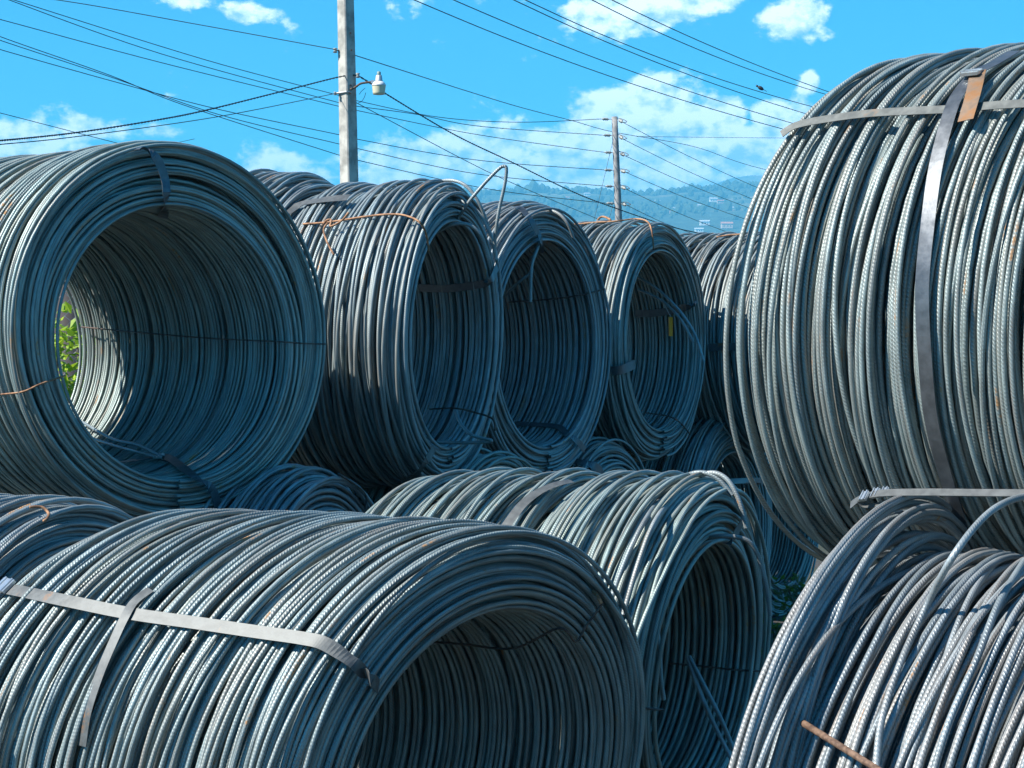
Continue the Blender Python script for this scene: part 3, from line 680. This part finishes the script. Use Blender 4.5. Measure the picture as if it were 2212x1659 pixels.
A.rod([A.pick(182,940,'inner',.02)[0], A.pick(250,964,'inner',.03)[0], A.pick(352,990,'inner',.02)[0]], d=.010)
# bent loop coil
PK = .97
B.wire('tie_wire', pp(F(B, ('o',655,484), ('o',712,480), ('o',790,467), ('o',845,463), ('o',880,466)))+pp(F(B, ('f',905,480), ('f',922,510), ('f',926,545))), .0042, RUSTW)
B.wire('tie_wire', pp(F(B, ('o',712,480,.012), ('o',703,486,.03), ('o',700,500,.02), ('o',708,525,.02), ('o',721,549,.03))), .004, RUSTW, label='rusty wire tail hanging from its knot')
B.wire('tie_wire', pp(F(B, ('o',700,484,.02), ('o',706,475,.035), ('o',717,476,.035), ('o',715,488,.03), ('o',738,478,.03), ('o',752,460,.05))), .004, RUSTW, label='rusty twisted knot of tie wire')
B.ribbon('steel_band', F(B, ('i',906,622), ('i',970,622), ('i',1040,614), ('f',1052,606), ('f',1066,594))+F(B, ('f',1074,575)), m=BANDD, w=.034)
B.ribbon('steel_band', F(B, ('o',868,1042), ('o',892,1030))+F(B, ('f',918,1000), ('f',938,966)), m=BAND, w=.032)
Yb = 8.8
B.rod([pix(985,480,Yb+.1), pix(1010,440,Yb), pix(1045,398,Yb-.02), pix(1076,366,Yb-.03), pix(1088,359,Yb-.03), pix(1094,366,Yb-.03), pix(1090,400,Yb-.02), pix(1078,455,Yb), pix(1070,510,Yb+.03), pix(1068,545,Yb+.05)], label='sharply bent loop of bar standing above the coil', d=.0135)
B.rod([pix(905,440,9.1), pix(925,408,9.0), pix(960,390,8.9), pix(1000,397,8.85), pix(1030,430,8.83), pix(1050,475,8.85), pix(1062,520,8.9)], label='loose arc of bar springing above the rim', d=.0135)
B.rod([pix(900,470,9.15), pix(930,440,9.0), pix(985,432,8.9), pix(1030,455,8.85), pix(1056,500,8.84), pix(1072,560,8.86)], d=.0135)
B.rod([pix(800,440,9.5), pix(830,407,9.3), pix(880,402,9.15), pix(930,420,9.0)], d=.0155)
B.rod([pix(948,500,8.83), pix(975,486,8.8), pix(1010,485,8.79), pix(1040,510,8.8), pix(1055,560,8.83)], d=.0155)
B.rod([pix(984,885,9.0), pix(995,915,8.9), pix(1020,940,8.8), pix(1062,952,8.75), pix(1030,956,8.8), pix(940,956,8.95)], label='bent bar end lying in the lower bore', d=.0145)
B.wire('tie_wire', [pix(928,884,8.95), pix(984,882,8.9), pix(1030,892,8.85), pix(1064,905,8.8), pix(1070,930,8.8)], .004, DARKW)
B.ribbon('steel_band', F(B, ('o',618,462), ('o',650,442), ('o',700,432), ('o',752,427)), m=BAND, w=.05)
# middle coil
PK = 1.02
Cc.ribbon('steel_band', F(Cc, ('o',1112,449), ('o',1125,450))+F(Cc, ('f',1148,478), ('f',1162,505), ('f',1170,522))+F(Cc, ('i',1165,545)), m=BANDD, w=.036)
Cc.rod([pix(1128,470,9.75), pix(1165,455,9.7), pix(1200,458,9.65), pix(1224,480,9.63), pix(1238,512,9.65)], label='loose arc of bar over the top', d=.0145)
Cc.rod([pix(1130,448,9.8), pix(1112,500,9.7), pix(1085,560,9.65)], d=.0145)
Cc.rod([pix(1166,524,9.6), pix(1158,545,9.58), pix(1148,580,9.56), pix(1146,652,9.55)], label='cut bar end hanging straight down in the bore', d=.0145)
Cc.rod([pix(1166,524,9.62), pix(1150,560,9.6), pix(1146,588,9.58), pix(1120,610,9.6), pix(1088,640,9.68)], d=.0145)
Cc.wire('tie_wire', [Cc.pick(1100,652,'inner',.02)[0], Cc.pick(1200,645,'inner',.03)[0], Cc.pick(1260,636,'inner',.02)[0], Cc.pick(1306,624,'face')[0]], .004, DARKW)
Cc.ribbon('steel_band', F(Cc, ('i',1112,914), ('i',1165,918), ('i',1205,922), ('i',1225,938), ('f',1246,952), ('f',1264,972)), m=BANDD, w=.032)
# yellow tag coil
PK = 1.0
Dd.wire('tie_wire', pp(F(Dd, ('o',1215,487), ('o',1290,480), ('o',1330,478), ('o',1372,472), ('o',1398,478)))+pp(F(Dd, ('f',1408,500), ('f',1412,540))), .0045, RUSTW)
Dd.wire('tie_wire', [pix(1288,488,11.25), pix(1292,474,11.25), pix(1302,468,11.25), pix(1316,473,11.2), pix(1318,478,11.2), pix(1306,480,11.2), pix(1330,478,11.2)], .006, RUSTW, label='rusty knot of tie wire standing above the coil')
Dd.ribbon('steel_band', F(Dd, ('i',1372,678), ('i',1420,676), ('i',1465,668), ('f',1482,660), ('f',1500,652)), m=BANDD, w=.04)
Dd.ribbon('steel_band', F(Dd, ('o',1322,802), ('o',1340,800), ('f',1356,793), ('f',1374,786)), m=BANDD, w=.045)
p, q = Dd.pick(1449, 705, 'inner', .03); tx = Vector((.75,.66,0)); tg = MB()
tg.box(p, (.013, .003, .05), (tx, Vector((-.66,.75,0)), Vector((0,0,1)))); tg.build('tag', YEL, Dd.root)['label'] = 'narrow yellow plastic tag on the band'
Dd.wire('tag_string', [p+Vector((0,0,.05)), p+Vector((-.02,0,.09)), p+Vector((-.03,0,.11))], .002, GALV)
Dd.rod([pix(1376,597,11.3), pix(1420,625,11.2), pix(1465,668,11.1), pix(1500,720,11.05), pix(1520,780,11.02)], d=.0145)
Dd.rod([pix(1378,625,11.3), pix(1430,650,11.2), pix(1470,690,11.1), pix(1498,740,11.05)], d=.0145)
Dd.wire('tie_wire', [Dd.pick(1396,892,'inner',.02)[0], Dd.pick(1440,898,'inner',.03)[0], Dd.pick(1470,915,'inner',.02)[0], Dd.pick(1490,938,'face')[0]], .004, DARKW)
G2.ribbon('steel_band', F(G2, ('o',1530,752), ('o',1560,750), ('o',1600,748)), m=BANDD, w=.04)
G2.wire('tie_wire', pp(F(G2, ('o',1548,512), ('o',1575,508), ('o',1600,506))), .005, RUSTW)
# front left coil
bl = Ee.ribbon('steel_band', F(Ee, ('o',-40,1253,.012), ('o',8,1268,.012), ('o',140,1298,.012), ('o',280,1325,.012), ('o',420,1345,.012), ('o',560,1366,.012), ('o',655,1380,.012), ('o',702,1392,.014))+F(Ee, ('f',742,1418), ('f',785,1452), ('f',816,1482))+F(Ee, ('i',826,1500)), label='long pale band running along the coil and over its rim', w=.033, k=8)
p, q = Ee.pick(10, 1268, 'outer', .014); Ee.clip(p, q, Ee.pick(80, 1285)[0]-p, .05, .042, .008)
Ee.ribbon('steel_band', F(Ee, ('o',325,1272,.005), ('o',292,1300,.012), ('o',270,1335,.017), ('o',245,1390,.012), ('o',215,1460,.008), ('o',190,1540,.004), ('o',178,1610,-.004)), label='band slanting round the coil under the long band', w=.03, k=8)
Ee.wire('tie_wire', [Ee.pick(915,1386,'inner',.02)[0], Ee.pick(1000,1392,'inner',.05)[0], Ee.pick(1110,1400,'inner',.05)[0], Ee.pick(1180,1404,'face')[0], Ee.pick(1236,1392,'face')[0], Ee.pick(1268,1350,'face')[0], Ee.pick(1300,1306,'face')[0]], .0032, DARKW)
p, q = Ee.pick(1298, 1304, 'face'); Ee.wire('tie_wire', [p, p+Vector((-.01,0,.02)), p+Vector((-.02,.02,.028))], .005, RUSTW, label='orange rusted wire end on the rim')
# centre coil
Ff.ribbon('steel_band', F(Ff, ('o',1235,1040,.006), ('o',1205,1046,.012), ('o',1165,1062,.012), ('o',1128,1092,.010), ('o',1098,1130,.006), ('o',1075,1165,.003)), w=.036, label='pale band round the coil top')
Ff.ribbon('steel_band', F(Ff, ('f',1588,1078), ('f',1601,1100), ('f',1600,1130), ('f',1585,1158))+F(Ff, ('i',1570,1166)), w=.03, label='worn pale band over the rim')
Ff.rod(pp(F(Ff, ('o',1345,1330,-.016), ('o',1380,1210,.010), ('o',1420,1120,.018)))+[pix(1478,1052,7.02), pix(1530,1022,6.98), pix(1570,1035,6.95), pix(1598,1085,6.93), pix(1612,1140,6.93)], d=.016, label='high arching bar springing over the rim')
Ff.rod(pp(F(Ff, ('o',1310,1330,-.016), ('o',1350,1215,.008), ('o',1395,1120,.014)))+[pix(1450,1050,7.05), pix(1500,1022,7.0), pix(1545,1030,6.97), pix(1582,1070,6.95)], d=.016)
Ff.rod([pix(1508,1168,6.95), pix(1560,1158,6.9), pix(1620,1172,6.9), pix(1650,1240,6.93), pix(1664,1330,6.95)], d=.015)
Ff.rod([pix(1418,1330,6.98), pix(1425,1420,6.9), pix(1428,1470,6.88), pix(1434,1512,6.88)], d=.015, label='bar end hanging by the bore edge')
Ff.rod([pix(1484,1420,7.1), pix(1510,1490,7.05), pix(1540,1560,7.0), pix(1580,1640,6.95)], d=.015)
Ff.rod([pix(1488,1418,7.1), pix(1520,1480,7.05), pix(1560,1560,7.0), pix(1600,1660,6.95)], d=.015)
Ff.wire('tie_wire', [Ff.pick(1445,1432,'inner',.03)[0], Ff.pick(1520,1440,'inner',.03)[0], Ff.pick(1590,1446,'inner',.02)[0], Ff.pick(1640,1450,'face')[0]], .0035, DARKW)
Ff.wire('tie_wire', pp(F(Ff, ('f',1392,1528), ('f',1412,1532), ('f',1432,1534))), .004, DARKW)
Ff.wire('wire_end', [pix(1318,1328,6.75), pix(1345,1300,6.72), pix(1382,1272,6.7)], .006, simple('bleached_wire', (.55, .48, .46), .6), n=6)
b0.wire('tie_wire', pp(F(b0, ('o',770,1036,.006), ('f',786,1062), ('f',790,1100), ('f',782,1128))), .004, DARKW)
d0.ribbon('steel_band', F(d0, ('o',1240,997), ('o',1262,1000), ('f',1284,1006), ('f',1298,1020))+F(d0, ('f',1300,1032)), m=BANDD, w=.04)
e0.ribbon('steel_band', F(e0, ('o',1560,1052), ('f',1600,1050), ('f',1640,1044)), m=BANDD, w=.03)
a2.wire('tie_wire', pp(F(a2, ('o',62,1096,.012), ('o',90,1094,.014), ('o',104,1108,.012), ('o',110,1135,.01), ('o',112,1160,.008))), .0042, RUSTW)
# huge right coil
Rr.ribbon('steel_band', F(Rr, ('o',1688,292,.01), ('o',1720,272,.012), ('o',1790,256,.012), ('o',1880,246,.012), ('o',1980,240,.012), ('o',2060,236,.012), ('o',2150,230,.012), ('o',2260,220,.012)), w=.026, k=8, m=BANDM, label='long worn band running along the coil')
Rr.ribbon('steel_band', F(Rr, ('o',2190,112,.006), ('o',2150,135,.012), ('o',2108,158,.018), ('o',2070,205,.018), ('o',2046,260,.018), ('o',2022,360,.012), ('o',2005,480,.010), ('o',1994,620,.008), ('o',1996,760,.006), ('o',2012,900,.006), ('o',2040,1020,.004), ('o',2075,1140,.004)), w=.034, k=8, m=BANDG, label='band wrapped round the coil, glossy and dark lower down')
Rr.ribbon('steel_band', F(Rr, ('o',2112,155,.024), ('o',2104,200,.024), ('o',2086,262,.026)), w=.036, label='rusty cut tail of the band', m=band_mat('rusted_band', (.22, .15, .10), .5, .42))
p, q = Rr.pick(2100, 160, 'outer', .026); Rr.clip(p, q, Rr.pick(2140, 140)[0]-p, .028, .042, .007)
# nearest coil
yl = 4.35
top = [pix(1838,1092,4.52), pix(1862,1076,4.50), pix(1905,1066,4.46), pix(2000,1064,4.40), pix(2110,1065,4.34), pix(2260,1066,4.26)]
up = Vector((-.35,-.55,.75)).normalized()
Ll.ribbon('steel_band', [(p, up) for p in top], w=.02, k=8, label='taut pale band stretched between the two bunches')
Ll.ribbon('steel_band', [(pix(1856,1080,4.50), up), (pix(1866,1092,4.5), up), (pix(1890,1092,4.48), up), (pix(1935,1078,4.45), up)], w=.012, k=6)
for (x, y) in ((1868,1074), (1892,1068), (1912,1066)):
    Ll.clip(pix(x, y, 4.48), up, top[3]-top[1], .016, .024, .006)
Ll.rod(pp(F(Ll, ('o',1890,1700,.004), ('o',1905,1560,.010), ('o',1945,1430,.014), ('o',2000,1310,.018)))+[pix(2060,1200,4.02), pix(2125,1118,4.1), pix(2180,1082,4.2), pix(2240,1068,4.3)], label='loose pale bar arching over the second bunch')
Ll.rod(pp(F(Ll, ('o',2010,1700,.004), ('o',2050,1560,.010), ('o',2110,1420,.014), ('o',2160,1300,.014), ('o',2215,1210,.010))))
r0 = Ll.pick(1735, 1562, 'outer', .035)[0]; r1 = Ll.pick(1885, 1655, 'outer', .05)[0]; r2 = r1+(r1-r0)*1.5
sr = empty('rusty_rod', r0, 'thin rusty rod poking out beside the nearest coil at bottom edge', 'rod')
MB().tube([r0, r0.lerp(r1, .5), r1, r2], .0065, 10).build('rod', RUSTM, sr, True)

# ------------------------------------------------------------------ fence, wall and plants seen through the bore
fn = empty('chain_link_fence', (-3.2,13.,0), 'galvanised chain link fence seen through the left coil', 'fence')
for x in (-6.2, -4.2, -2.83, -1.0):
    MB().tube([(x,13.05,0), (x,13.05,2.35)], .03, 10).build('fence_post', GALV, fn, True)
MB().tube([(-6.2,13.05,2.3), (-1,13.05,2.3)], .02, 8).build('top_rail', GALV, fn, True)
mb = MB(); st = .036
for k in range(int(5.2/st)):
    x = -6.2+k*st; pts = []
    for j in range(int(2.25/st)+1): pts.append((x+(st*.53 if (j+k) % 2 else -.53*st), 13+(.004 if (j+k) % 2 else -.004), .03+j*st*.95))
    mb.tube(pts, 0.0017, 3, False)
o = mb.build('wire_mesh', GALV, fn); o['kind'] = 'stuff'
wl = empty('corrugated_wall', (-3.5,15.5,0), 'dark corrugated sheet wall behind the fence', 'wall')
mb = MB(); vs = []; NX = 160
for i in range(NX+1):
    x = -7+i*6/NX; y = 15.5+.012*math.sin(i*.9); vs += [(x,y,0), (x,y,2.4)]
mb.add(vs, [(2*i, 2*i+2, 2*i+3, 2*i+1) for i in range(NX)])
mb.build('sheet', simple('brown_sheet_metal', (.16, .12, .10), .6, .2, 4., .3), wl, True)
MB().box((-4,15.56,2.44), (3.0,.05,.04)).build('capping', BARK, wl)
def leafy(name, c, h, w_, n_, label, cat, mleaf, seed, ls=.06, grp=None):
    g = random.Random(seed); t = empty(name, (c[0], c[1], 0), label, cat, grp); st = MB(); lf = MB()
    ns = max(4, n_//130)
    for s_ in range(ns):
        a = g.uniform(0, 6.28); lean = g.uniform(.1, .5)*w_; tip = Vector((c[0]+math.cos(a)*lean, c[1]+math.sin(a)*lean, h*g.uniform(.6, 1.)))
        b = Vector((c[0]+g.uniform(-.06,.06), c[1]+g.uniform(-.06,.06), 0)); md = b.lerp(tip, .5)+Vector((g.uniform(-.1,.1), g.uniform(-.1,.1), 0))*w_
        P = spline([b, md, tip], 5); st.tube(P, [.012*(1-i/len(P)*.75) for i in range(len(P))], 5)
        for k in range(n_//ns):
            q = P[g.randrange(2, len(P))]+Vector((g.gauss(0,.5), g.gauss(0,.5), g.gauss(0,.3)))*.16*max(w_, .6)
            if q.z < .02: q.z = .04
            d = Vector((g.uniform(-1,1), g.uniform(-1,1), g.uniform(-.5,.8))).normalized(); s2 = d.cross(Vector((g.uniform(-1,1), g.uniform(-1,1), 1))).normalized()
            L_ = ls*g.uniform(.6, 1.3); up_ = d.cross(s2)*L_*.12
            lf.add([q, q+d*L_*.5+s2*L_*.26+up_, q+d*L_, q+d*L_*.5-s2*L_*.26+up_], [(0,1,2), (0,2,3)])
    st.build('stem', BARK, t, True); lf.build('foliage', mleaf, t); return t
leafy('shrub', (-2.62,12.4), 1.86, .75, 4200, 'bright yellow green shrub glimpsed through the left coil bore', 'shrub', LEAF, 3, .075)
leafy('shrub', (-2.15,12.7), 1.6, .6, 1500, 'second leafy shrub by the fence, mostly hidden by the left coil', 'shrub', LEAF, 4, .075)
leafy('shrub', (-3.3,12.6), 1.7, .7, 1500, 'leafy shrub against the fence hidden behind the left coil rim', 'shrub', LEAF, 8, .075)
leafy('weed', (1.44,10.9), .52, .3, 500, 'low dark weed on the ground in the gap between lower coils', 'weed', LEAFD, 5, .05)
leafy('weed', (1.30,10.2), .35, .3, 350, 'smaller weed in front of the dark weed between coils', 'weed', LEAFD, 6, .05)
